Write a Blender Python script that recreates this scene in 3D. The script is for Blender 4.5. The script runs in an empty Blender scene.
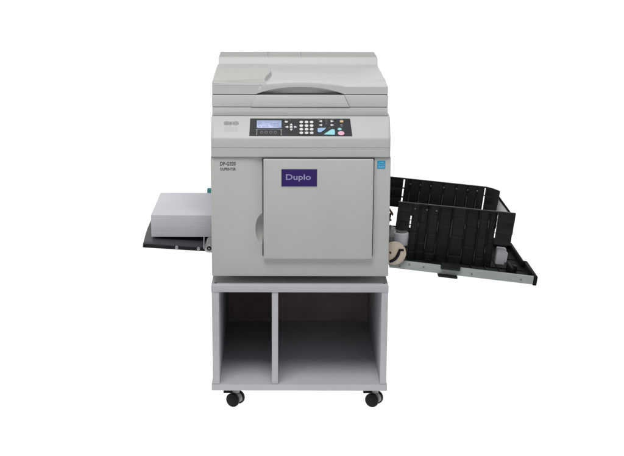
import bpy, bmesh, math, random
from mathutils import Vector, Matrix
random.seed(7)
R = math.radians
scene = bpy.context.scene
COL = scene.collection

# ------------------------------------------------------------------ materials
def nodes(m):
    m.use_nodes = True
    return m.node_tree.nodes, m.node_tree.links, m.node_tree.nodes['Principled BSDF']

def mat(name, col, rough=0.5, metal=0.0, spec=0.4, var=0.03, vscale=6.0, bump=0.0, bscale=900.0, rvar=0.06, stretch=None):
    m = bpy.data.materials.new(name)
    n, l, b = nodes(m)
    tc = n.new('ShaderNodeTexCoord')
    mp = n.new('ShaderNodeMapping')
    l.new(tc.outputs['Object'], mp.inputs['Vector'])
    if stretch: mp.inputs['Scale'].default_value = stretch
    nz = n.new('ShaderNodeTexNoise'); nz.inputs['Scale'].default_value = vscale; nz.inputs['Detail'].default_value = 6
    l.new(mp.outputs['Vector'], nz.inputs['Vector'])
    cr = n.new('ShaderNodeValToRGB')
    cr.color_ramp.elements[0].position = 0.3; cr.color_ramp.elements[1].position = 0.7
    cr.color_ramp.elements[0].color = (*[c*(1-var) for c in col], 1)
    cr.color_ramp.elements[1].color = (*[min(1, c*(1+var)) for c in col], 1)
    l.new(nz.outputs['Fac'], cr.inputs['Fac']); l.new(cr.outputs['Color'], b.inputs['Base Color'])
    mr = n.new('ShaderNodeMapRange')
    mr.inputs['To Min'].default_value = max(0.02, rough-rvar); mr.inputs['To Max'].default_value = min(1, rough+rvar)
    l.new(nz.outputs['Fac'], mr.inputs['Value']); l.new(mr.outputs['Result'], b.inputs['Roughness'])
    b.inputs['Metallic'].default_value = metal
    b.inputs['Specular IOR Level'].default_value = spec
    if bump > 0:
        nb = n.new('ShaderNodeTexNoise'); nb.inputs['Scale'].default_value = bscale; nb.inputs['Detail'].default_value = 3
        l.new(mp.outputs['Vector'], nb.inputs['Vector'])
        bp = n.new('ShaderNodeBump'); bp.inputs['Strength'].default_value = bump; bp.inputs['Distance'].default_value = 0.0006
        l.new(nb.outputs['Fac'], bp.inputs['Height']); l.new(bp.outputs['Normal'], b.inputs['Normal'])
    return m

M = {}
M['body'] = mat('putty_plastic', (0.500, 0.508, 0.488), 0.5, var=0.025, bump=0.25)
M['bodyl'] = mat('light_grey_plastic', (0.472, 0.490, 0.474), 0.45, var=0.012, bump=0.25)
M['grey'] = mat('cool_grey_plastic', (0.530, 0.545, 0.540), 0.45, var=0.012, bump=0.25)
M['lid'] = mat('warm_grey_plastic', (0.405, 0.405, 0.388), 0.42, var=0.015, bump=0.25)
M['lidc'] = mat('cover_cool_grey', (0.497, 0.510, 0.502), 0.42, var=0.015, bump=0.25)
M['gap'] = mat('seam_dark', (0.05, 0.05, 0.05), 0.8)
M['charcoal'] = mat('charcoal_panel', (0.022, 0.026, 0.030), 0.4, var=0.05, spec=0.15)
M['screen'] = mat('lcd_pale_blue', (0.33, 0.40, 0.62), 0.25, var=0.10, vscale=60)
M['inkblue'] = mat('lcd_characters', (0.20, 0.25, 0.45), 0.3)
M['key'] = mat('white_key', (0.62, 0.64, 0.63), 0.4)
M['keytxt'] = mat('grey_key_print', (0.25, 0.26, 0.27), 0.5)
M['pale'] = mat('pale_print', (0.30, 0.32, 0.33), 0.5)
M['yellow'] = mat('yellow_key', (0.70, 0.47, 0.20), 0.4)
M['bluekey'] = mat('blue_key', (0.27, 0.45, 0.70), 0.4)
M['cyankey'] = mat('cyan_key', (0.26, 0.62, 0.68), 0.4)
M['pinkkey'] = mat('pink_key', (0.72, 0.38, 0.55), 0.4)
M['purple'] = mat('purple_sign', (0.028, 0.010, 0.125), 0.4, var=0.04)
M['signtxt'] = mat('sign_lettering', (0.33, 0.31, 0.52), 0.5)
M['ink'] = mat('dark_print', (0.07, 0.075, 0.075), 0.6)
M['logo'] = mat('grey_emblem_print', (0.22, 0.235, 0.23), 0.6)
M['logol'] = mat('faint_emblem_print', (0.34, 0.365, 0.35), 0.6)
M['star'] = mat('cyan_sticker', (0.015, 0.33, 0.58), 0.45, var=0.05)
M['starw'] = mat('sticker_pale', (0.35, 0.62, 0.80), 0.45)
M['black'] = mat('black_plastic', (0.009, 0.0105, 0.0115), 0.45, var=0.25, vscale=25, spec=0.28, bump=0.4, bscale=500)
M['pan'] = mat('matte_black_pan', (0.007, 0.0075, 0.008), 0.65, var=0.3, vscale=20, spec=0.12)
M['slit_glint'] = mat('slit_glint_grey', (0.11, 0.11, 0.105), 0.5, var=0.5, vscale=60)  # lighter grey that paints highlights along the fence slits
M['tray'] = mat('dark_tray_plastic', (0.030, 0.033, 0.040), 0.5, var=0.15, bump=0.3)
M['rail'] = mat('painted_steel_rail', (0.35, 0.39, 0.375), 0.45, metal=0.0, var=0.05, vscale=14)
M['dullsteel'] = mat('dull_bracket_metal', (0.22, 0.23, 0.225), 0.42, metal=0.3, var=0.2, vscale=40)
M['steel'] = mat('steel', (0.52, 0.53, 0.53), 0.35, metal=0.8, var=0.05)
M['zinc'] = mat('zinc_plate', (0.72, 0.72, 0.75), 0.5, metal=0.15, var=0.08, vscale=30)
M['midgrey'] = mat('mid_grey_plastic', (0.17, 0.175, 0.175), 0.5)
M['beige'] = mat('beige_plastic', (0.54, 0.46, 0.37), 0.5, var=0.05)
M['lav'] = mat('lavender_plastic', (0.56, 0.555, 0.61), 0.5, var=0.05, vscale=20)
M['brown'] = mat('brown_part', (0.12, 0.07, 0.03), 0.5)
M['teal'] = mat('teal_knob', (0.05, 0.26, 0.28), 0.45)
M['rubber'] = mat('black_rubber', (0.005, 0.005, 0.0055), 0.45, var=0.2, spec=0.18)
M['lam'] = mat('lavender_laminate', (0.515, 0.513, 0.545), 0.5, var=0.03, vscale=40, bump=0.35, bscale=300)
M['edge'] = mat('laminate_edge', (0.52, 0.51, 0.585), 0.5, var=0.02, vscale=40)
M['backb'] = mat('dark_brown_board', (0.50, 0.41, 0.39), 0.7, var=0.12, vscale=10)

# paper: fine horizontal sheet layers on the sides
def paper_mat():
    m = bpy.data.materials.new('paper_ream')
    n, l, b = nodes(m)
    tc = n.new('ShaderNodeTexCoord'); mp = n.new('ShaderNodeMapping')
    mp.inputs['Scale'].default_value = (3, 3, 520)
    l.new(tc.outputs['Object'], mp.inputs['Vector'])
    nz = n.new('ShaderNodeTexNoise'); nz.inputs['Scale'].default_value = 1.0; nz.inputs['Detail'].default_value = 4
    l.new(mp.outputs['Vector'], nz.inputs['Vector'])
    cr = n.new('ShaderNodeValToRGB')
    cr.color_ramp.elements[0].position = 0.25; cr.color_ramp.elements[0].color = (0.57, 0.57, 0.62, 1)
    cr.color_ramp.elements[1].position = 0.75; cr.color_ramp.elements[1].color = (0.67, 0.67, 0.71, 1)
    l.new(nz.outputs['Fac'], cr.inputs['Fac']); l.new(cr.outputs['Color'], b.inputs['Base Color'])
    b.inputs['Roughness'].default_value = 0.85; b.inputs['Specular IOR Level'].default_value = 0.15
    bp = n.new('ShaderNodeBump'); bp.inputs['Strength'].default_value = 0.3; bp.inputs['Distance'].default_value = 0.0008
    l.new(nz.outputs['Fac'], bp.inputs['Height']); l.new(bp.outputs['Normal'], b.inputs['Normal'])
    return m
M['paper'] = paper_mat()

# ------------------------------------------------------------------ helpers
def finish(me, angle=35):
    for p in me.polygons: p.use_smooth = True
    me.set_sharp_from_angle(angle=R(angle))

def obj(name, bm, mats, parent=None, angle=35, keep=False):
    bm.normal_update()
    me = bpy.data.meshes.new(name)
    bm.to_mesh(me); bm.free()
    for k in (mats if isinstance(mats, (list, tuple)) else [mats]): me.materials.append(M[k])
    finish(me, angle)
    o = bpy.data.objects.new(name, me); COL.objects.link(o)
    if parent: o.parent = parent
    return o

def join(bm, tmp, mi=0, mtx=None):
    if mtx is not None: bmesh.ops.transform(tmp, matrix=mtx, verts=tmp.verts)
    vm = {v: bm.verts.new(v.co) for v in tmp.verts}
    for f in tmp.faces:
        try:
            nf = bm.faces.new([vm[v] for v in f.verts]); nf.material_index = mi
        except ValueError: pass
    tmp.free()

def box(bm, x0, x1, y0, y1, z0, z1, bev=0.0, seg=2, mi=0, mtx=None):
    t = bmesh.new(); bmesh.ops.create_cube(t, size=1)
    for v in t.verts:
        v.co = Vector(((x0+x1)/2+v.co.x*(x1-x0), (y0+y1)/2+v.co.y*(y1-y0), (z0+z1)/2+v.co.z*(z1-z0)))
    if bev > 0:
        bmesh.ops.bevel(t, geom=list(t.edges), offset=bev, segments=seg, profile=0.5, affect='EDGES')
    join(bm, t, mi, mtx)

def prism(bm, pts, depth, mtx=None, mi=0, bev=0.0, seg=2):
    """polygon in local xz, extruded along +y by depth"""
    t = bmesh.new()
    a = [t.verts.new((p[0], 0, p[1])) for p in pts]
    b = [t.verts.new((p[0], depth, p[1])) for p in pts]
    fs = [t.faces.new(a), t.faces.new(b[::-1])]
    n = len(pts)
    for i in range(n): t.faces.new((a[i], b[i], b[(i+1) % n], a[(i+1) % n]))
    bmesh.ops.recalc_face_normals(t, faces=t.faces)
    if bev > 0:
        bmesh.ops.bevel(t, geom=list(t.edges), offset=bev, segments=seg, profile=0.5, affect='EDGES')
    join(bm, t, mi, mtx)

def cyl(bm, c, r, h, axis='Y', seg=32, bev=0.0, mi=0, r2=None, mtx=None):
    t = bmesh.new()
    bmesh.ops.create_cone(t, cap_ends=True, segments=seg, radius1=r, radius2=r if r2 is None else r2, depth=h)
    if bev > 0:
        es = [e for e in t.edges if abs(e.verts[0].co.z-e.verts[1].co.z) < 1e-6]
        bmesh.ops.bevel(t, geom=es, offset=bev, segments=3, profile=0.5, affect='EDGES')
    rot = {'Y': Matrix.Rotation(R(90), 4, 'X'), 'X': Matrix.Rotation(R(90), 4, 'Y'), 'Z': Matrix.Identity(4)}[axis]
    m = Matrix.Translation(c) @ rot
    if mtx is not None: m = mtx @ m
    join(bm, t, mi, m)

def loft(bm, secs, mi=0):
    """secs: [(x, [(y,z)...])] closed profiles"""
    rows = [[bm.verts.new((x, y, z)) for y, z in pr] for x, pr in secs]
    n = len(rows[0]); fs = []
    for a, b in zip(rows, rows[1:]):
        for i in range(n): fs.append(bm.faces.new((a[i], a[(i+1) % n], b[(i+1) % n], b[i])))
    fs.append(bm.faces.new(rows[0][::-1])); fs.append(bm.faces.new(rows[-1]))
    for f in fs: f.material_index = mi
    bmesh.ops.recalc_face_normals(bm, faces=fs)

def text_bm(bm, s, x0, x1, z0, z1, y, depth=0.0008, mi=0, bold=0.0, mtx=None):
    """text standing in the xz plane facing -y, fitted to the given box"""
    cu = bpy.data.curves.new('t', 'FONT'); cu.body = s; cu.size = 1; cu.extrude = 0.02; cu.offset = bold
    cu.resolution_u = 4
    o = bpy.data.objects.new('t', cu); COL.objects.link(o)
    bpy.context.view_layer.update()
    me = bpy.data.meshes.new_from_object(o.evaluated_get(bpy.context.evaluated_depsgraph_get()))
    bpy.data.objects.remove(o); bpy.data.curves.remove(cu)
    t = bmesh.new(); t.from_mesh(me); bpy.data.meshes.remove(me)
    xs = [v.co.x for v in t.verts]; ys = [v.co.y for v in t.verts]
    ax, bx_, ay, by_ = min(xs), max(xs), min(ys), max(ys)
    for v in t.verts:
        X = x0+(v.co.x-ax)/(bx_-ax)*(x1-x0); Z = z0+(v.co.y-ay)/(by_-ay)*(z1-z0)
        Y = y-(v.co.z/0.02*0.5+0.5)*depth
        v.co = Vector((X, Y, Z))
    join(bm, t, mi, mtx)

def boolean(o, cutters):
    for cbm in cutters:
        me = bpy.data.meshes.new('c'); bmesh.ops.recalc_face_normals(cbm, faces=cbm.faces); cbm.to_mesh(me); cbm.free()
        c = bpy.data.objects.new('c', me); COL.objects.link(c)
        md = o.modifiers.new('b', 'BOOLEAN'); md.operation = 'DIFFERENCE'; md.solver = 'EXACT'; md.object = c
        bpy.context.view_layer.update()
        nm = bpy.data.meshes.new_from_object(o.evaluated_get(bpy.context.evaluated_depsgraph_get()))
        o.modifiers.clear(); bpy.data.objects.remove(c); bpy.data.meshes.remove(me)
        old = o.data; o.data = nm; bpy.data.meshes.remove(old)
    o.data.name = o.name
    finish(o.data)

def empty(name, loc=(0, 0, 0), parent=None, label=None, cat=None):
    o = bpy.data.objects.new(name, None); COL.objects.link(o); o.location = loc
    o.empty_display_size = 0.05
    if parent: o.parent = parent
    if label: o['label'] = label
    if cat: o['category'] = cat
    return o

def sm(a, b, x):
    t = max(0.0, min(1.0, (x-a)/(b-a))); return t*t*(3-2*t)

FZ = -0.0302     # level of the added floor sheet

# ------------------------------------------------------------------ DUPLICATING MACHINE
mach = empty('duplicating_machine', (0, 0, 0), None,
             'pale grey duplicating machine with purple sign on its square door, standing on the wheeled cabinet', 'printer')

# lower body with door pocket, swept-in zone and finger scoop
bm = bmesh.new()
box(bm, -0.3365, 0.3415, 0.008, 0.62, 0.5095, 0.9765, bev=0.004, seg=3)
body = obj('body', bm, ['body'], mach)
c1 = bmesh.new(); box(c1, -0.1428, 0.2800, -0.05, 0.034, 0.5895, 0.9735)
c2 = bmesh.new()            # shallow wedge left of the door
t = [(-0.205, -0.05), (-0.205, 0.0079), (-0.170, 0.0105), (-0.141, 0.0165), (-0.141, -0.05)]
a = [c2.verts.new((p[0], min(p[1], 0.0079), 0.600)) for p in t]; b = [c2.verts.new((p[0], p[1], 0.9741)) for p in t]
c2.faces.new(a); c2.faces.new(b[::-1])
for i in range(5): c2.faces.new((a[i], b[i], b[(i+1) % 5], a[(i+1) % 5]))
c3 = bmesh.new(); bmesh.ops.create_uvsphere(c3, u_segments=48, v_segments=24, radius=1)
bmesh.ops.transform(c3, matrix=Matrix.Translation((-0.1380, 0.004, 0.698)) @ Matrix.Diagonal((0.031, 0.036, 0.062, 1)), verts=c3.verts)
boolean(body, [c1, c2, c3])

# printed model name on the body
bm = bmesh.new()
text_bm(bm, 'DP-G320', -0.301, -0.242, 0.9432, 0.9572, 0.0080, 0.0006, bold=0.022)
text_bm(bm, 'DUPRINTER', -0.3005, -0.242, 0.9245, 0.9348, 0.0080, 0.0006, bold=0.02)
obj('model_lettering', bm, ['ink'], body)

# cyan sticker
bm = bmesh.new()
box(bm, 0.2905, 0.3210, 0.0068, 0.0081, 0.9330, 0.9625, mi=0)
arc = [(0.2935+0.0245*k/10, 0.9488+0.0065*math.sin(math.pi*k/10)) for k in range(11)]
for (xa, za), (xb, zb) in zip(arc, arc[1:]):
    prism(bm, [(xa, za), (xb, zb), (xb, zb+0.0012), (xa, za+0.0012)], -0.0006, Matrix.Translation((0, 0.0068, 0)), 1)
box(bm, 0.2925, 0.3190, 0.0062, 0.0069, 0.9462, 0.9474, mi=1)
for k in range(9):
    box(bm, 0.2940+k*0.0027, 0.2954+k*0.0027, 0.0062, 0.0069, 0.9372, 0.9405+0.001*((k*7) % 3), mi=1)
st = [(0.3105+(0.0042 if k % 2 == 0 else 0.0017)*math.sin(k*math.pi/5), 0.9558+(0.0042 if k % 2 == 0 else 0.0017)*math.cos(k*math.pi/5)) for k in range(10)]
prism(bm, st, -0.0006, Matrix.Translation((0, 0.0068, 0)), 1)
obj('sticker', bm, ['star', 'starw'], body)

# door
bm = bmesh.new()
box(bm, -0.1374, 0.2762, -0.0105, 0.030, 0.5840, 0.9702, bev=0.0030, seg=3)
box(bm, -0.1370, 0.2757, 0.0290, 0.0335, 0.5950, 0.9690)
door = obj('door', bm, ['body'], mach)
bm = bmesh.new()
box(bm, -0.0700, 0.0635, -0.0130, -0.0104, 0.8680, 0.9335, bev=0.0006, seg=1)
text_bm(bm, 'Duplo', -0.0530, 0.0405, 0.8865, 0.9145, -0.0130, 0.0006, mi=1, bold=0.012)
obj('name_sign', bm, ['purple', 'signtxt'], door)

# fascia + sloped console housing
bm = bmesh.new()
def prof(i):
    return [(i, 0.9785), (i, 1.0112), (i+0.0016, 1.0120), (i+0.0016, 1.0136), (i, 1.0144), (i, 1.0440), (i+0.0015, 1.0490), (i+0.0045, 1.0530),
            (0.0665, 1.1175), (0.0720, 1.1202), (0.080, 1.1205), (0.615, 1.1205), (0.618, 1.117), (0.618, 0.9785)]
xs = [(-0.3345, 0.010), (-0.3335, 0.0055), (-0.3305, 0.0022), (-0.3265, 0.0006), (-0.3215, 0.0)]
secs = [(x, prof(i)) for x, i in xs] + [(x+0.0052 if False else -x+0.0045, prof(i)) for x, i in reversed(xs)]
loft(bm, secs)
console = obj('console_housing', bm, ['bodyl'], mach, angle=28)

# sloped panel frame: x to the right, t up the slope, n out of it
P0 = Vector((0, 0.0033, 1.0518)); Tn = Vector((0, 0.0665-0.0045, 1.1175-1.0530)).normalized(); Nn = Vector((0, -Tn.z, Tn.y))
PM = Matrix(((1, 0, 0, 0), (0, -Nn.y, Tn.y, P0.y), (0, -Nn.z, Tn.z, P0.z), (0, 0, 0, 1)))   # local (x, -n, t)
def PX(u): return -0.3344+(u-211.9)*0.003765
def PT(v): return 0.0035+(135.9-v)*0.00452
def prect(bm, u0, u1, v0, v1, n0, n1, mi=0, bev=0.0):
    box(bm, PX(u0), PX(u1), -n1, -n0, PT(v1), PT(v0), bev=bev, seg=2, mi=mi, mtx=PM)
def pdisc(bm, u, v, w, h, n1, mi=0, n0=0.0012):
    m = PM @ Matrix.Translation((PX(u), 0, PT(v))) @ Matrix.Diagonal((w*0.003765/2, 1, h*0.00452/2, 1))
    cyl(bm, (0, -(n0+n1)/2, 0), 1, n1-n0, 'Y', 28, mi=mi, mtx=m)
def ppoly(bm, pts, n1, mi=0, n0=0.0012, bev=0.0):
    prism(bm, [(PX(u), PT(v)) for u, v in pts][::-1], -(n1-n0), PM @ Matrix.Translation((0, -n0, 0)), mi, bev)
def rpoly(pts, r, k=5):
    out = []
    n = len(pts)
    for i in range(n):
        p = Vector(pts[i]); a = Vector(pts[i-1]); c = Vector(pts[(i+1) % n])
        d1 = (a-p).normalized()*r; d2 = (c-p).normalized()*r
        for j in range(k+1):
            s = j/k
            q = (p+d1)*(1-s)**2+p*2*s*(1-s)+(p+d2)*s**2
            out.append((q.x, q.y))
    return out

bm = bmesh.new()
ppoly(bm, rpoly([(250.7, 117.9), (350.8, 117.9), (352.6, 135.4), (250.1, 135.3)], 0.5), 0.0012, n0=-0.002)
for (u, v, w) in ((284.6, 119.4, 2.2), (284.2, 123.7, 1.6), (289.8, 119.4, 1.4), (318.2, 118.9, 3), (325.8, 119.6, 2.6), (326.0, 123.2, 2.4), (331.5, 118.9, 3), (341, 118.8, 2.5), (326.3, 121.3, 1.8), (338.6, 126.8, 3), (320, 126.4, 3), (329, 127.2, 2), (341, 126.0, 2.0)):
    prect(bm, u, u+w, v-0.16, v+0.16, 0.0012, 0.0014, 1)
panel = obj('control_panel', bm, ['charcoal', 'midgrey'], mach)
# screen with rows of characters
bm = bmesh.new()
prect(bm, 257.4, 282.1, 119.9, 127.5, 0.0010, 0.0017, 0, 0.0002)
random.seed(3)
for r, v in enumerate((121.4, 123.2, 124.9, 126.3)):
    u = 258.6
    while u < 280.5:
        w = random.uniform(0.5, 2.2)
        if random.random() < 0.62: prect(bm, u, min(u+w, 281), v-0.35, v+0.35, 0.0017, 0.0019, 1)
        u += w+0.5
obj('screen', bm, ['screen', 'inkblue'], panel)
# soft-key frame below the screen
bm = bmesh.new()
for u in (257.2, 281.5): prect(bm, u, u+0.6, 128.6, 134.8, 0.0012, 0.0018)
prect(bm, 257.8, 281.5, 128.6, 128.9, 0.0012, 0.0015)
for u in (262.5, 267, 271.5, 276):
    pdisc(bm, u, 131.8, 3.0, 2.6, 0.0014, 0)
    pdisc(bm, u, 131.8, 2.5, 2.1, 0.0017, 1)
obj('soft_key_frame', bm, ['pale', 'charcoal'], panel)
panel_marks = True
def key(name, build, mats):
    b = bmesh.new(); build(b); return obj(name, b, mats, panel)
key('menu_key', lambda b: pdisc(b, 286.9, 121.4, 3.1, 1.9, 0.003), ['key'])
key('arrow_key', lambda b: ppoly(b, rpoly([(285.2, 126.7), (288.8, 125.5), (288.8, 127.8)], 0.5), 0.003), ['key'])
key('arrow_key', lambda b: ppoly(b, rpoly([(297.9, 126.7), (294.8, 125.5), (294.8, 127.8)], 0.5), 0.003), ['key'])
key('arrow_key', lambda b: ppoly(b, rpoly([(291.8, 122.9), (293.4, 125.0), (290.2, 125.0)], 0.5), 0.003), ['key'])
key('arrow_key', lambda b: ppoly(b, rpoly([(291.8, 130.6), (290.2, 128.4), (293.4, 128.4)], 0.5), 0.003), ['key'])
key('enter_key', lambda b: pdisc(b, 291.8, 126.7, 3.0, 2.0, 0.003), ['key'])
n = 0
for v in (121.7, 125.3, 128.9, 132.5):
    for u in (301.9, 307.1, 312.2):
        def f(b, u=u, v=v):
            pdisc(b, u, v, 3.7, 2.5, 0.0032, 0)
        key('number_key', f, ['key', 'keytxt']); n += 1
for v in (120.8, 124.7):
    key('arrow_key', lambda b, v=v: ppoly(b, rpoly([(319.2, v), (322.6, v-1.1), (322.6, v+1.1)], 0.4), 0.003), ['key'])
    key('arrow_key', lambda b, v=v: ppoly(b, rpoly([(334.8, v), (331.3, v-1.1), (331.3, v+1.1)], 0.4), 0.003), ['key'])
key('clear_key', lambda b: prect(b, 340.6, 343.9, 119.9, 121.9, 0.0012, 0.003, 0, 0.0006), ['yellow'])
key('stop_key', lambda b: pdisc(b, 342.0, 124.4, 2.6, 1.3, 0.0022), ['midgrey'])
key('master_key', lambda b: ppoly(b, rpoly([(318.0, 127.9), (326.8, 127.5), (325.2, 129.2), (320.8, 132.2), (318.3, 131.8)], 0.9), 0.0035), ['bluekey'])
key('print_key', lambda b: ppoly(b, rpoly([(324.0, 134.0), (332.2, 128.9), (335.2, 129.2), (335.3, 134.4)], 1.1), 0.0035), ['cyankey'])
key('mode_key', lambda b: pdisc(b, 340.1, 128.7, 4.2, 2.1, 0.003), ['cyankey'])
key('reset_key', lambda b: pdisc(b, 341.5, 132.8, 6.5, 4.0, 0.0035), ['pinkkey'])
# embossed grey emblem on the light slope
bm = bmesh.new()
random.seed(11)
u = 224.6
while u < 239.0:
    w = random.choice((0.5, 0.7, 0.9)); h = random.choice((0.0, 0.5, 0.9))
    prect(bm, u, u+w, 120.6+h*0.5, 124.6-h*0.4, 0.0, 0.0006, 0)
    if random.random() < 0.6: prect(bm, u, u+w+0.6, 122.4, 123.0, 0.0, 0.0007, 0)
    u += w+0.35
for r in range(7):
    for k in range(12):
        if (r+k) % 2 == 0: prect(bm, 225+k*1.15, 225.7+k*1.15, 126+r*0.75, 126.4+r*0.75, 0.0, 0.0004, 1)
obj('emblem', bm, ['logo', 'logol'], console)

# scanner unit: lower band, upper band with a raised middle cover
bm = bmesh.new()
box(bm, -0.3325, 0.3320, 0.0800, 0.64, 1.1212, 1.1527, bev=0.002, seg=2)
box(bm, -0.3280, 0.3275, 0.0840, 0.63, 1.1500, 1.2065, mi=1)
box(bm, -0.3330, 0.3322, 0.0790, 0.64, 1.1545, 1.2003, bev=0.003, seg=3)
scan = obj('scanner_base', bm, ['grey', 'gap'], mach)
bm = bmesh.new()
prism(bm, [(-0.1860, 1.1552), (0.1875, 1.1552), (0.1800, 1.168), (0.1665, 1.2000), (-0.1665, 1.2000)], 0.01, Matrix.Translation((0, 0.0768, 0)), bev=0.001)
for sx in (-1, 1):
    e0, e1, e2 = (sx*0.1870+0.001*(sx > 0), sx*0.1806, sx*0.1672)
    prism(bm, [(e0, 1.1550), (e0+0.0014, 1.1550), (e1+0.0014, 1.168), (e2+0.0014, 1.1985), (e2, 1.1985), (e1, 1.168)], 0.002, Matrix.Translation((0, 0.0782, 0)), 1)
obj('front_cover', bm, ['grey', 'midgrey'], scan)

# document cover, a relief grown column by column with real edges
XL, XR = -0.3318, 0.3312
def xe(y):
    pts = [(0.08, -0.127), (0.135, -0.134), (0.33, -0.112), (0.56, -0.126), (0.7, -0.1262)]
    for (a, va), (b, vb) in zip(pts, pts[1:]):
        if y <= b:
            s = sm(a, b, y); return va*(1-s)+vb*s
    return -0.14
def lip(x):        # height of the front lip along the tray
    a = 1.0-min(1.0, abs((x+0.004)/0.172))**2.2
    return 1.2345+0.0165*max(0, a)
def ridge(y):
    return 0.030*sm(0.575, 0.600, y)+0.0165*min(1, max(0, (y-0.602)/0.056))
def top(x, y, side):
    yy = min(y, 0.575)
    base = 1.2345+(yy-0.08)*0.040
    h = base
    h += (lip(x)-1.2345)*(1-sm(0.08, 0.22, y)) if side else 0.0
    if side:
        # hollow of the output area, with soft terraces
        ex = x-xe(y)
        hollow = sm(0.0, 0.06, ex)*(1-sm(0.22, 0.30, x))*sm(0.13, 0.26, y)*(1-sm(0.45, 0.575, y))
        h -= 0.010*hollow
        h -= 0.002*(1-sm(0.0, 0.05, ex))*sm(0.14, 0.22, y)*(1-sm(0.44, 0.56, y))
        h += 0.0035*sm(0.17, 0.21, y)*(1-sm(0.24, 0.33, y))*sm(0.20, 0.30, x)
        h += 0.0028*math.sin((y-0.1)*26+x*5)*hollow
    else:
        yf = 0.085+0.055*sm(-0.331, -0.13, x)       # slanted front facet of the feeder cover
        bump_ = 1.2525+0.0125*sm(0.08, 0.6, y)+0.004*math.sin(min(1, max(0, (y-0.08)/0.5))*math.pi)
        hf = 1.2455
        h = hf+(bump_-hf)*min(1.0, max(0.0, (y-0.08)/(yf-0.08)))
    if not side: h += (base-h)*sm(0.50, 0.576, y)
    h += ridge(y)
    return h
ys = [0.0800, 0.0815, 0.084, 0.088, 0.093, 0.10]+[0.108+i*0.0055 for i in range(84)]+[0.571, 0.575, 0.579, 0.584, 0.589, 0.594, 0.598, 0.6, 0.602, 0.604, 0.615, 0.63, 0.645, 0.655, 0.659, 0.66]
NL, NT, NR = 40, 6, 110
bm = bmesh.new()
grid = []
for y in ys:
    row = []
    e = xe(y)
    ins = 0.007*sm(0.595, 0.66, y)
    xl, xr = XL+ins*0.6, XR-ins*1.4-0.002*sm(0.2, 0.3, y)-0.003*sm(0.42, 0.5, y)
    edge_l = lambda k: k
    for i in range(NL):
        s = i/(NL-1)
        if i < 5: x = xl+[0, 0.0006, 0.0015, 0.003, 0.005][i]
        else: x = xl+0.005+(e-0.0018-xl-0.005)*((i-4)/(NL-5))
        drop = [0.004, 0.0018, 0.0007, 0.0001, 0][i] if i < 5 else 0
        row.append((x, top(x, y, 0)-drop))
    zl = top(e-0.0018, y, 0); zr = top(e+0.0018, y, 1)
    for i in range(NT):
        s = (i+0.5)/NT
        x = e-0.0018+0.0036*s; row.append((x, zl+(zr-zl)*sm(0, 1, s)))
    for i in range(NR):
        if i >= NR-5:
            k = NR-1-i; x = xr-[0, 0.0006, 0.0015, 0.003, 0.005][k]; drop = [0.004, 0.0018, 0.0007, 0.0001, 0][k]
        else: x = e+0.0018+(xr-0.005-e-0.0018)*(i/(NR-5)); drop = 0
        row.append((x, top(x, y, 1)-drop))
    dz = [0.0035, 0.0014, 0.0003][ys.index(y)] if ys.index(y) < 3 else 0
    if y >= 0.655: dz = {0.655: 0.0004, 0.659: 0.0018, 0.66: 0.004}[y]
    grid.append([bm.verts.new((x, y, z-dz)) for x, z in row])
for a, b in zip(grid, grid[1:]):
    for i in range(len(a)-1):
        f = bm.faces.new((a[i], a[i+1], b[i+1], b[i])); yc = b[i].co.y
        warm = yc > 0.6035 or (i < NL-1 and yc < 0.575)
        f.material_index = 0 if warm else 1
nwarm = len(bm.faces)
# skirt
ZB = 1.2035
def arch(x):
    q = 1-min(1.0, abs((x-0.0)/0.1665))**2.3
    return ZB+0.0272*max(0, q)
front = grid[0]
rings = []
for v in front:
    x, z = v.co.x, v.co.z
    lo = arch(x)
    zs = 1.2345 if x < -0.150 else None
    mid = min(z-0.0004, max(lo+0.0006, 1.2352))
    st_ = 0.0016*(1-sm(-0.165, -0.145, x))
    d = 0.007*sm(ZB+0.0002, ZB+0.006, lo)
    ring = [v, bm.verts.new((x, 0.0800, mid)), bm.verts.new((x, 0.0800-st_*0+0.0012*(st_ > 0.0002), mid-0.0008)), bm.verts.new((x, 0.0800-st_, max(lo, mid-0.0018))),
            bm.verts.new((x, 0.0800-st_, lo+0.0001)), bm.verts.new((x, 0.0815-st_, lo)), bm.verts.new((x, 0.0830+d, lo+0.00005)), bm.verts.new((x, 0.0832+d+0.003, ZB))]
    rings.append(ring)
for a, b in zip(rings, rings[1:]):
    for i in range(len(a)-1): bm.faces.new((a[i+1], b[i+1], b[i], a[i]))
# sides, back, bottom
def wall(vs, close):
    lo = [bm.verts.new((v.co.x, v.co.y, ZB)) for v in vs]
    for i in range(len(vs)-1): bm.faces.new((vs[i], vs[i+1], lo[i+1], lo[i]))
wall([r[0] for r in grid], 0); wall([r[-1] for r in grid], 0); wall(grid[-1], 0)
box(bm, XL+0.003, XR-0.003, 0.125, 0.655, ZB+0.0005, ZB+0.006)
for i, f in enumerate(bm.faces):
    if i >= nwarm: f.material_index = 1
bmesh.ops.recalc_face_normals(bm, faces=bm.faces)
lid = obj('document_cover', bm, ['lid', 'lidc'], mach, angle=40)
# hinge seams on the back ridge
for x in (-0.1285, 0.0080):
    bm = bmesh.new()
    loft(bm, [(xx, [(0.603, 1.2835), (0.603, 1.2849), (0.657, 1.3009), (0.657, 1.2990)]) for xx in (x, x+0.0015)])
    obj('ridge_seam', bm, ['logo'], lid)

# feet under the body
for x in (-0.26, 0.265):
    for y in (0.17, 0.55):
        b_ = bmesh.new(); cyl(b_, (x, y, 0.4931), 0.022, 0.0330, 'Z', 28, bev=0.002)
        obj('foot', b_, ['rubber'], mach)

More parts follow.
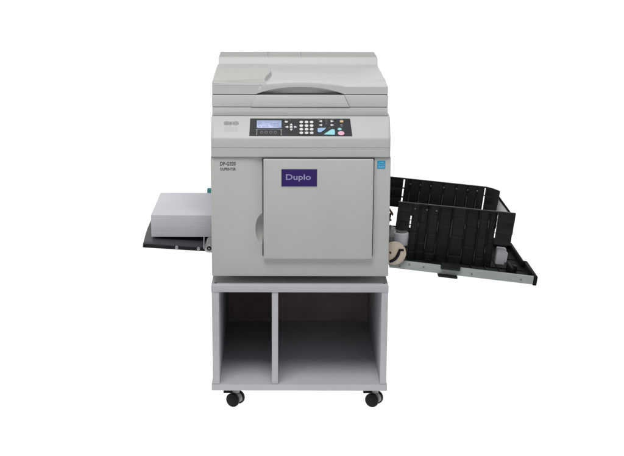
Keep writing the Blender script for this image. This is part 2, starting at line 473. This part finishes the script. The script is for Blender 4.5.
# ------------------------------------------------------------------ PAPER FEED TRAY (left)
a_l = math.atan2(0.6016-0.5868, 0.239)
LM = Matrix.Translation((-0.6102, 0.09, 0.6016)) @ Matrix.Rotation(a_l, 4, 'Y')
bm = bmesh.new()
# plan outline (local x right, y back), rounded outer corners
pl = [(0.0, 0.0), (0.300, 0.0), (0.300, 0.49), (0.006, 0.49), (-0.004, 0.475), (-0.0075, 0.40), (-0.008, 0.25), (-0.0055, 0.14), (-0.002, 0.05)]
t = bmesh.new()
lo = [t.verts.new((x, y, 0.0)) for x, y in pl]; hi = [t.verts.new((x+0.001, y+0.001, 0.0165)) for x, y in pl]
t.faces.new(lo[::-1]); t.faces.new(hi)
for i in range(len(pl)): t.faces.new((lo[i], lo[(i+1) % len(pl)], hi[(i+1) % len(pl)], hi[i]))
bmesh.ops.recalc_face_normals(t, faces=t.faces)
bmesh.ops.bevel(t, geom=list(t.edges), offset=0.0022, segments=2, profile=0.5, affect='EDGES')
join(bm, t, 0, LM)
box(bm, 0.004, 0.262, -0.0022, 0.002, 0.0005, 0.0135, bev=0.001, mi=1, mtx=LM)
ftray = obj('feed_tray', bm, ['tray', 'black'], mach)
for sx in (0.1325, 0.2175):
    b_ = bmesh.new()
    cyl(b_, (sx, -0.0040, 0.0100), 0.0062, 0.004, 'Y', 20, bev=0.001, mtx=LM)
    cyl(b_, (sx, -0.0062, 0.0100), 0.0022, 0.0008, 'Y', 12, mi=1, mtx=LM)
    obj('screw', b_, ['steel', 'midgrey'], ftray)
# hinge bracket
bm = bmesh.new()
out = rpoly([(-0.367, 0.612), (-0.355, 0.650), (-0.330, 0.650), (-0.330, 0.590), (-0.352, 0.588), (-0.368, 0.594)], 0.008)
prism(bm, out, 0.004, Matrix.Translation((0, 0.062, 0)), bev=0.0006)
box(bm, -0.3715, -0.3672, 0.058, 0.075, 0.606, 0.650, bev=0.001)
cyl(bm, (-0.3495, 0.0605, 0.607), 0.0140, 0.005, 'Y', 28, bev=0.001)
cyl(bm, (-0.3495, 0.0570, 0.607), 0.0085, 0.005, 'Y', 24, bev=0.001, mi=1)
cyl(bm, (-0.3495, 0.0535, 0.607), 0.0035, 0.003, 'Y', 16, mi=0)
obj('hinge_bracket', bm, ['steel', 'rubber'], ftray)
bm = bmesh.new()
box(bm, -0.386, -0.340, 0.582, 0.600, 0.700, 0.712, bev=0.003)
box(bm, -0.386, -0.368, 0.582, 0.604, 0.700, 0.7290, bev=0.004, seg=3)
obj('guide_knob', bm, ['teal'], ftray)

# ------------------------------------------------------------------ RECEIVING TRAY (right)
a_r = R(6.95)
RM = Matrix.Translation((0.3523, 0, 0.5317)) @ Matrix.Rotation(a_r, 4, 'Y')
bm = bmesh.new()
# floor pan, stepped right edge with raised border
t = bmesh.new()
pl = [(-0.004, 0.064), (0.5725, 0.064), (0.5700, 0.275), (0.556, 0.279), (0.554, 0.56), (-0.004, 0.56)]
lo = [t.verts.new((x, y, 0.004)) for x, y in pl]; hi = [t.verts.new((x, y, 0.0115)) for x, y in pl]
t.faces.new(lo[::-1]); t.faces.new(hi)
for i in range(len(pl)): t.faces.new((lo[i], lo[(i+1) % 6], hi[(i+1) % 6], hi[i]))
bmesh.ops.recalc_face_normals(t, faces=t.faces)
join(bm, t, 0, RM)
box(bm, 0.560, 0.5755, 0.056, 0.276, -0.004, 0.034, bev=0.003, mtx=RM)
box(bm, 0.5480, 0.5590, 0.272, 0.56, 0.002, 0.036, bev=0.003, mtx=RM)
box(bm, -0.004, 0.550, 0.552, 0.560, 0.004, 0.050, bev=0.002, mtx=RM)
box(bm, 0.5480, 0.5730, 0.266, 0.281, 0.004, 0.0355, bev=0.003, mtx=RM)
for k in range(9):                                   # ribs across the pan
    box(bm, 0.05+k*0.056, 0.053+k*0.056, 0.07, 0.51, 0.011, 0.0150, mtx=RM)
for y in (0.20, 0.36): box(bm, 0.0, 0.55, y, y+0.003, 0.011, 0.0142, mtx=RM)
box(bm, 0.475, 0.487, 0.10, 0.20, 0.011, 0.043, bev=0.003, mtx=RM)
box(bm, 0.492, 0.512, 0.16, 0.19, 0.011, 0.038, bev=0.003, mtx=RM)
rt = obj('receiving_tray', bm, ['pan'], mach)
bm = bmesh.new()
box(bm, -0.004, 0.5595, 0.0560, 0.0600, 0.0, 0.0320, bev=0.001, mtx=RM)
box(bm, -0.004, 0.5595, 0.0600, 0.0680, 0.0290, 0.0318, mtx=RM)
for x, z in ((0.035, 0.010), (0.071, 0.022), (0.128, 0.018), (0.318, 0.013), (0.511, 0.014)):
    cyl(bm, (x, 0.0555, z), 0.0034, 0.002, 'Y', 16, mi=1, mtx=RM)
obj('side_rail', bm, ['rail', 'midgrey'], rt)
bm = bmesh.new()
box(bm, 0.1935, 0.2690, 0.0440, 0.080, 0.0205, 0.0420, bev=0.003, mtx=RM)
box(bm, 0.2010, 0.2610, 0.0420, 0.046, 0.0235, 0.0330, bev=0.0015, mtx=RM)
box(bm, 0.1880, 0.2640, 0.0440, 0.080, -0.0115, -0.0010, bev=0.003, mtx=RM)
obj('rail_clip', bm, ['black'], rt)
bm = bmesh.new()
box(bm, 0.420, 0.456, 0.150, 0.182, 0.0400, 0.1050, bev=0.003, mtx=RM)
box(bm, 0.452, 0.464, 0.152, 0.180, 0.0500, 0.0900, bev=0.002, mtx=RM)
obj('end_stop', bm, ['lav'], rt)
bm = bmesh.new()
m_ = Matrix.Translation((0, 0.50, 0))
prism(bm, [(0.826, 0.716), (0.836, 0.712), (0.884, 0.650), (0.884, 0.636), (0.812, 0.636)], 0.004, m_, 0, 0.0006)
prism(bm, [(0.826, 0.721), (0.839, 0.716), (0.888, 0.651), (0.888, 0.640), (0.880, 0.640), (0.880, 0.648), (0.834, 0.708)], 0.03, Matrix.Translation((0, 0.497, 0)), 1, 0.0008)
box(bm, 0.840, 0.880, 0.497, 0.51, 0.50, 0.640, mi=1)
obj('back_bracket', bm, ['zinc', 'black'], rt)

def wing(origin, ang, cols, left, right, H, rows, slits_l, slits_r, Hl, Hr, lw, rw, dots, full=True, drop=0.0):
    """fence of pleated columns; cols = boundaries along x', flaps at both ends"""
    m = Matrix.Translation(origin) @ Matrix.Rotation(ang, 4, 'Y')
    bm = bmesh.new()
    n = len(cols)-1
    for i in range(n):
        x0, x1 = cols[i], cols[i+1]
        Hc = H if (i > 1 or full) else Hl
        off = (0.0, 0.010, 0.003, 0.012)[i % 4] if full else 0.0
        rh = H/rows
        sl0, sl1 = dots[1]
        # plate with a narrow open slit at its right side between sl0 and sl1
        box(bm, x0-0.0004, x1-0.0004, off, off+0.004, -Hc, -0.001, mtx=m)
        for za, zb in ((-0.001, -sl0), (-sl1, -Hc)):
            if za > zb: box(bm, x1-0.0008, x1+0.0002, 0.0003, 0.0165, zb, za, mtx=m)
        for r in range(rows):
            zt = -r*rh
            if -zt > Hc-0.01: continue
            k = 0.0035*((r+i) % 2)
            # stepped pad on every row of the column
            if full: box(bm, x0+0.0042, x1-0.0045, off-0.0016, off+0.001, zt-rh+0.0015-k, zt-0.0025-k, bev=0.0010, seg=1, mtx=m)
        if not full:
            box(bm, x0+0.0030, x1-0.0070, -0.0025, 0.001, -Hc+0.002, -0.005, bev=0.0015, seg=2, mtx=m)
            if i: box(bm, x0-0.0012, x0+0.0002, -0.0050, 0.001, -0.112+0.004*(i % 3), -0.050-0.004*(i % 2), bev=0.0004, seg=1, mi=1, mtx=m)  # painted highlight strip beside each rear slit
        if i: box(bm, x0-0.0030, x0-0.0014, -0.005, 0.006, -Hc, -sl1 if not full else -0.004, bev=0.0005, seg=1, mtx=m)
    if full:       # grey strips painting the light glimpsed through the slits
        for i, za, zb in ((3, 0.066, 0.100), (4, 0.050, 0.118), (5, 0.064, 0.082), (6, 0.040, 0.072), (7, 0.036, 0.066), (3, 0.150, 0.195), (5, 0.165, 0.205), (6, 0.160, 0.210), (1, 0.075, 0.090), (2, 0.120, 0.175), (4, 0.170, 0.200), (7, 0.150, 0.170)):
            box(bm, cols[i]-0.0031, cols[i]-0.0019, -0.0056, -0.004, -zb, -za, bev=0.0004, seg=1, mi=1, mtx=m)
    # top rim and backing ties
    box(bm, left, right if not drop else cols[-1]+rw+0.004, -0.001, 0.012, -0.0045, 0.0, bev=0.0012, mtx=m)
    box(bm, cols[0 if full else 2], cols[-1], 0.0095, 0.0125, -H*0.9, -H*0.62, mtx=m)
    # left flap, three stepped segments, with broken slit next to it
    hl = Hl/3
    for r in range(3):
        box(bm, left, cols[0]-lw, 0.002-0.002*(r % 2), 0.010, -(r+1)*hl, -r*hl+0.0002, bev=0.0018, mtx=m)
    for a, b in slits_l: box(bm, cols[0]-lw-0.001, cols[0]+0.001, 0.004, 0.008, -b, -a, mtx=m)
    hr = Hr/3
    fx = cols[-1]+rw
    for r in range(3):
        zt0 = -r*hr+(0.0008 if r else 0); zt1 = zt0-(drop if r == 0 else drop*0.4 if r == 1 else 0); zb = -(r+1)*hr-(0.004 if r == 2 else 0.0012)
        if r < 2: zb1 = zb-drop*(0.4 if r == 0 else 0)
        else: zb1 = zb
        prism(bm, [(fx, zb), (right-0.0015*r, zb1), (right-0.0015*r, zt1), (fx+(right-fx)*0.45, zt0-(zt0-zt1)*0.25), (fx, zt0)], 0.009, m @ Matrix.Translation((0, 0.001-0.0015*(r % 2), 0)), 0, 0.0014)
    for a, b in slits_r: box(bm, cols[-1]-0.001, cols[-1]+rw+0.001, 0.004, 0.008, -b, -a, mtx=m)
    w = obj('side_fence', bm, ['black', 'slit_glint'], rt)
    for x in dots[0]:
        b_ = bmesh.new(); cyl(b_, (x, -0.005, -0.020), 0.0026, 0.004, 'Y', 14, bev=0.0006, mtx=m)
        obj('stud', b_, ['midgrey'], w)
    return w
K = 0.00394
wf = [(u-399.2)*K for u in (413.9, 421.5, 430.7, 440.9, 454.6, 467.9, 481.0, 490.8, 498.2)]
wing((0.3868, 0.130, 0.7770), R(5.75), wf, 0.0, 0.4600, 0.228, 6,
     [(0, 0.052), (0.068, 0.0705), (0.086, 0.089), (0.106, 0.113)], [(0, 0.004), (0.030, 0.032), (0.058, 0.060), (0.086, 0.088), (0.112, 0.130)],
     0.113, 0.128, 0.0055, 0.0026, ((0.066, 0.112, 0.150), (0.070, 0.130)))
K2 = 0.00418
wr = [(u-391)*K2 for u in (406.2, 411.8, 421.8, 432.4, 445.2, 458.0, 469.2, 478.5, 485.6)]
wing((0.3795, 0.470, 0.8050), R(6.05), wr, -0.03, 0.4610, 0.22, 6,
     [(0, 0.006), (0.040, 0.045), (0.078, 0.083)], [(0, 0.005), (0.036, 0.039)],
     0.125, 0.105, 0.0065, 0.0055, ([x-0.001 for x in wr[1:-1]], (0.045, 0.115)), full=False, drop=0.012)

# works showing between machine and tray
bm = bmesh.new()
prism(bm, rpoly([(0.341, 0.640), (0.352, 0.640), (0.356, 0.690), (0.364, 0.690), (0.366, 0.640), (0.400, 0.628), (0.410, 0.575), (0.341, 0.575)], 0.004), 0.004, Matrix.Translation((0, 0.30, 0)), 0, 0.0008)
box(bm, 0.341, 0.3500, 0.285, 0.30, 0.62, 0.70, bev=0.002)
cyl(bm, (0.3690, 0.292, 0.665), 0.004, 0.016, 'Y', 16, mi=1)
cyl(bm, (0.3700, 0.292, 0.640), 0.003, 0.016, 'Y', 16, mi=1)
obj('mounting_plate', bm, ['zinc', 'midgrey'], rt)
bm = bmesh.new()
prism(bm, rpoly([(0.360, 0.712), (0.366, 0.713), (0.380, 0.692), (0.378, 0.682), (0.370, 0.690)], 0.003), 0.012, Matrix.Translation((0, 0.283, 0)), 0, 0.001)
obj('latch', bm, ['brown'], rt)
bm = bmesh.new()
cyl(bm, (0.4000, 0.150, 0.6250), 0.030, 0.050, 'Z', 36, bev=0.003, mi=0)
cyl(bm, (0.4000, 0.150, 0.6535), 0.020, 0.008, 'Z', 28, bev=0.001, mi=1)
cyl(bm, (0.4000, 0.150, 0.575), 0.008, 0.08, 'Z', 20, mi=1)
cyl(bm, (0.3620, 0.150, 0.6180), 0.015, 0.034, 'Z', 24, bev=0.002, mi=1)
box(bm, 0.395, 0.411, 0.150, 0.158, 0.655, 0.680, bev=0.001, mi=2)
obj('roller', bm, ['lav', 'midgrey', 'zinc'], rt)
bm = bmesh.new()
cx, cz, rr = 0.3650, 0.5930, 0.0460
# disc with a curved slot: the slot is a raised dark piece on its face
N = 64
def ringseg(bm, r0, r1, a0, a1, y0, y1, mi=0, k=28):
    for i in range(k):
        A = a0+(a1-a0)*i/k; B = a0+(a1-a0)*(i+1)/k
        p = [(cx+r0*math.cos(A), cz+r0*math.sin(A)), (cx+r1*math.cos(A), cz+r1*math.sin(A)), (cx+r1*math.cos(B), cz+r1*math.sin(B)), (cx+r0*math.cos(B), cz+r0*math.sin(B))]
        prism(bm, p, y1-y0, Matrix.Translation((0, y0, 0)), mi)
cyl(bm, (cx, 0.174, cz), 0.006, 0.256, 'Y', 16, mi=1)
cyl(bm, (cx, 0.044, cz), rr, 0.006, 'Y', 64, bev=0.001)
cyl(bm, (cx, 0.0405, cz), rr-0.006, 0.002, 'Y', 64, bev=0.0005)
slot = rpoly([(0.3460, 0.565), (0.3580, 0.570), (0.3690, 0.580), (0.3760, 0.595), (0.3830, 0.6120), (0.4020, 0.6105), (0.4020, 0.6030), (0.3890, 0.6030), (0.3850, 0.584), (0.3740, 0.568), (0.3610, 0.559), (0.3480, 0.555)], 0.003, 3)
prism(bm, slot, 0.003, Matrix.Translation((0, 0.0372, 0)), 1, 0.0003)
cyl(bm, (0.3500, 0.0390, 0.5965), 0.0036, 0.004, 'Y', 20, mi=1)
obj('cam_disc', bm, ['beige', 'rubber'], rt)

# ------------------------------------------------------------------ PAPER
bm = bmesh.new()
random.seed(5)
z = 0.6235
hs = [0.0334, 0.0003, 0.0541]
zz = z
for k, h in enumerate(hs):
    dx = random.uniform(-0.0005, 0.0005); dy = random.uniform(-0.0004, 0.0004)
    box(bm, -0.5835+dx+(0.0004 if k == 1 else 0), -0.3385, 0.172+dy+(0.0004 if k == 1 else 0), 0.580+dy, zz, zz+h-0.0001, bev=0.0004, seg=1)
    zz += h
ps = obj('paper_stack', bm, ['paper'])
ps['label'] = 'thick stack of white copy paper lying on the dark feed tray left of the machine'; ps['category'] = 'paper'

# ------------------------------------------------------------------ CABINET
cab = empty('wheeled_cabinet', (0, 0.3, FZ), None, 'pale lavender-white open cabinet with two compartments on black twin-wheel casters, under the machine', 'cabinet')
def cobj(name, bm, mats):
    o = obj(name, bm, mats, cab); o.matrix_parent_inverse = Matrix.Translation((0, -0.3, -FZ)); return o
YF, YB = -0.01, 0.8136
bm = bmesh.new(); box(bm, -0.3394, 0.3422, YF, YB, 0.4509, 0.4766, bev=0.0012); cobj('top_panel', bm, ['lam'])
bm = bmesh.new(); box(bm, -0.3419, 0.3447, YF-0.002, YB, 0.0497, 0.0744, bev=0.0012); cobj('bottom_panel', bm, ['lam'])
bm = bmesh.new(); box(bm, -0.3374, -0.3106, YF+0.0015, YB, 0.0746, 0.4507, bev=0.001); cobj('side_panel', bm, ['lam'])
bm = bmesh.new(); box(bm, 0.3169, 0.3412, YF+0.0015, YB, 0.0746, 0.4507, bev=0.001); cobj('side_panel', bm, ['lam'])
bm = bmesh.new(); box(bm, -0.1065, -0.0827, YF+0.003, YB-0.011, 0.0746, 0.4507, bev=0.001); cobj('divider', bm, ['lam'])
bm = bmesh.new(); box(bm, -0.3104, 0.3167, YB-0.010, YB-0.002, 0.0746, 0.4507); cobj('back_panel', bm, ['backb'])
for x in (-0.324, 0.3278):
    bm = bmesh.new(); cyl(bm, (x, 0.0284, 0.4769), 0.0045, 0.002, 'Z', 16, bev=0.0005); cobj('screw', bm, ['rubber'])

def caster(x, y, yaw):
    """twin-wheel caster; wheels' axle along local x"""
    r = 0.0280; zc = FZ+r
    m = Matrix.Translation((x, y, 0)) @ Matrix.Rotation(yaw, 4, 'Z')
    bm = bmesh.new()
    box(bm, -0.028, 0.028, -0.026, 0.026, 0.0462, 0.0494, bev=0.001, mi=1, mtx=Matrix.Translation((x, y+0.012, 0)))
    cyl(bm, (0, 0.014, 0.0376), 0.010, 0.018, 'Z', 24, mi=1, mtx=m)
    # hood between the wheels
    hood = [(0.0265*math.cos(a), zc+0.0265*math.sin(a)) for a in [R(-30+k*12) for k in range(20)]]
    mm = m @ Matrix.Rotation(R(90), 4, 'Z') @ Matrix.Translation((0, -0.0115, 0))
    prism(bm, hood, 0.023, mm, 1, 0.002)
    cyl(bm, (0, 0.0, 0.0366), 0.017, 0.024, 'Z', 24, mi=1, bev=0.001, mtx=m)
    # brake pedal
    box(bm, -0.046, -0.010, -0.036, -0.016, 0.0325, 0.0395, bev=0.002, mi=2, mtx=Matrix.Translation((x, y, 0)))
    box(bm, -0.046, -0.040, -0.036, -0.016, 0.0325, 0.0485, bev=0.002, mi=2, mtx=Matrix.Translation((x, y, 0)))
    o = cobj('caster', bm, ['midgrey', 'dullsteel', 'rubber'])
    for s in (-1, 1):
        b_ = bmesh.new()
        cyl(b_, (s*0.0205, 0, zc), r, 0.0150, 'X', 40, bev=0.004, mtx=m)
        cyl(b_, (s*0.0282, 0, zc), r*0.55, 0.0015, 'X', 32, bev=0.0006, mtx=m)
        w = obj('wheel', b_, ['rubber'], o)
    return o
caster(-0.2510, 0.0385, R(60)); caster(0.2987, 0.0385, R(60))
caster(-0.2510, 0.735, R(20)); caster(0.2987, 0.735, R(-15))

# ------------------------------------------------------------------ FLOOR (added translucent white sheet, lit from below by the world, washes out shadows)
bm = bmesh.new()
prof_ = [(-0.75, FZ), (0.6, FZ), (2, FZ), (4, FZ), (7, FZ)]
rows = [[bm.verts.new((x, y, z)) for x in (-4, -2, 0, 2, 4)] for y, z in prof_]
for a, b in zip(rows, rows[1:]):
    for i in range(4): bm.faces.new((a[i], a[i+1], b[i+1], b[i]))
ms = bpy.data.materials.new('added_translucent_sheet'); ms.use_nodes = True
n_ = ms.node_tree.nodes; l_ = ms.node_tree.links; n_.clear()
om = n_.new('ShaderNodeOutputMaterial'); mx = n_.new('ShaderNodeMixShader'); tr = n_.new('ShaderNodeBsdfTranslucent'); df = n_.new('ShaderNodeBsdfDiffuse')
tr.inputs['Color'].default_value = (0.97, 0.97, 0.97, 1); df.inputs['Color'].default_value = (0.95, 0.95, 0.95, 1)
mx.inputs[0].default_value = 0.06
l_.new(tr.outputs[0], mx.inputs[1]); l_.new(df.outputs[0], mx.inputs[2]); l_.new(mx.outputs[0], om.inputs[0])
M['sheet'] = ms
fl = obj('floor', bm, ['sheet'], angle=60); fl['kind'] = 'structure'

# ------------------------------------------------------------------ light
w = bpy.data.worlds.new('World'); scene.world = w; w.use_nodes = True
n = w.node_tree.nodes; l = w.node_tree.links; n.clear()
tc = n.new('ShaderNodeTexCoord'); vm = n.new('ShaderNodeVectorMath'); vm.operation = 'DOT_PRODUCT'
vm.inputs[1].default_value = (0.0, 0.5, -0.866)  # made-up surround: bright behind and below for the sheet, dim in front
cr = n.new('ShaderNodeValToRGB'); cr.color_ramp.interpolation = 'EASE'
cr.color_ramp.elements[0].position = 0.42; cr.color_ramp.elements[0].color = (0.22, 0.22, 0.225, 1)
cr.color_ramp.elements[1].position = 0.62; cr.color_ramp.elements[1].color = (1, 1, 1, 1)
mr = n.new('ShaderNodeMapRange'); mr.inputs['From Min'].default_value = -1; mr.inputs['From Max'].default_value = 1
bg = n.new('ShaderNodeBackground'); bg.inputs['Strength'].default_value = 1.25
ow = n.new('ShaderNodeOutputWorld')
l.new(tc.outputs['Generated'], vm.inputs[0]); l.new(vm.outputs['Value'], mr.inputs['Value']); l.new(mr.outputs['Result'], cr.inputs['Fac'])
l.new(cr.outputs['Color'], bg.inputs['Color']); l.new(bg.outputs[0], ow.inputs['Surface'])

def area(name, loc, target, sx, sy, power, col=(1, 1, 1)):
    d = bpy.data.lights.new(name, 'AREA'); d.shape = 'RECTANGLE'; d.size = sx; d.size_y = sy; d.energy = power; d.color = col
    o = bpy.data.objects.new(name, d); COL.objects.link(o); o.location = loc
    o.rotation_euler = (Vector(target)-Vector(loc)).to_track_quat('-Z', 'Y').to_euler()
    return o
area('key_softbox', (-0.4, -1.7, 4.1), (0, 0.1, 0.8), 2.2, 1.7, 105, (1.0, 1.0, 0.98))
area('top_softbox', (0.1, 0.2, 4.0), (0, 0.3, 0.8), 2.2, 1.6, 16)

# ------------------------------------------------------------------ camera
cam = bpy.data.cameras.new('camera'); co = bpy.data.objects.new('camera', cam); COL.objects.link(co)
cam.sensor_width = 36; cam.lens = 36*1300/624
co.location = (-0.06, -4.8, 1.9)
co.rotation_euler = (Matrix.Rotation(R(90-14), 3, 'X') @ Matrix.Rotation(R(0.1), 3, 'Z')).to_euler()
cam.shift_x = 28/624; cam.shift_y = 0
cam.clip_end = 100
scene.camera = co
scene.view_settings.view_transform = 'Standard'; scene.view_settings.look = 'None'
scene.view_settings.exposure = 0; scene.view_settings.gamma = 1
scene.render.resolution_x = 1024; scene.render.resolution_y = 748
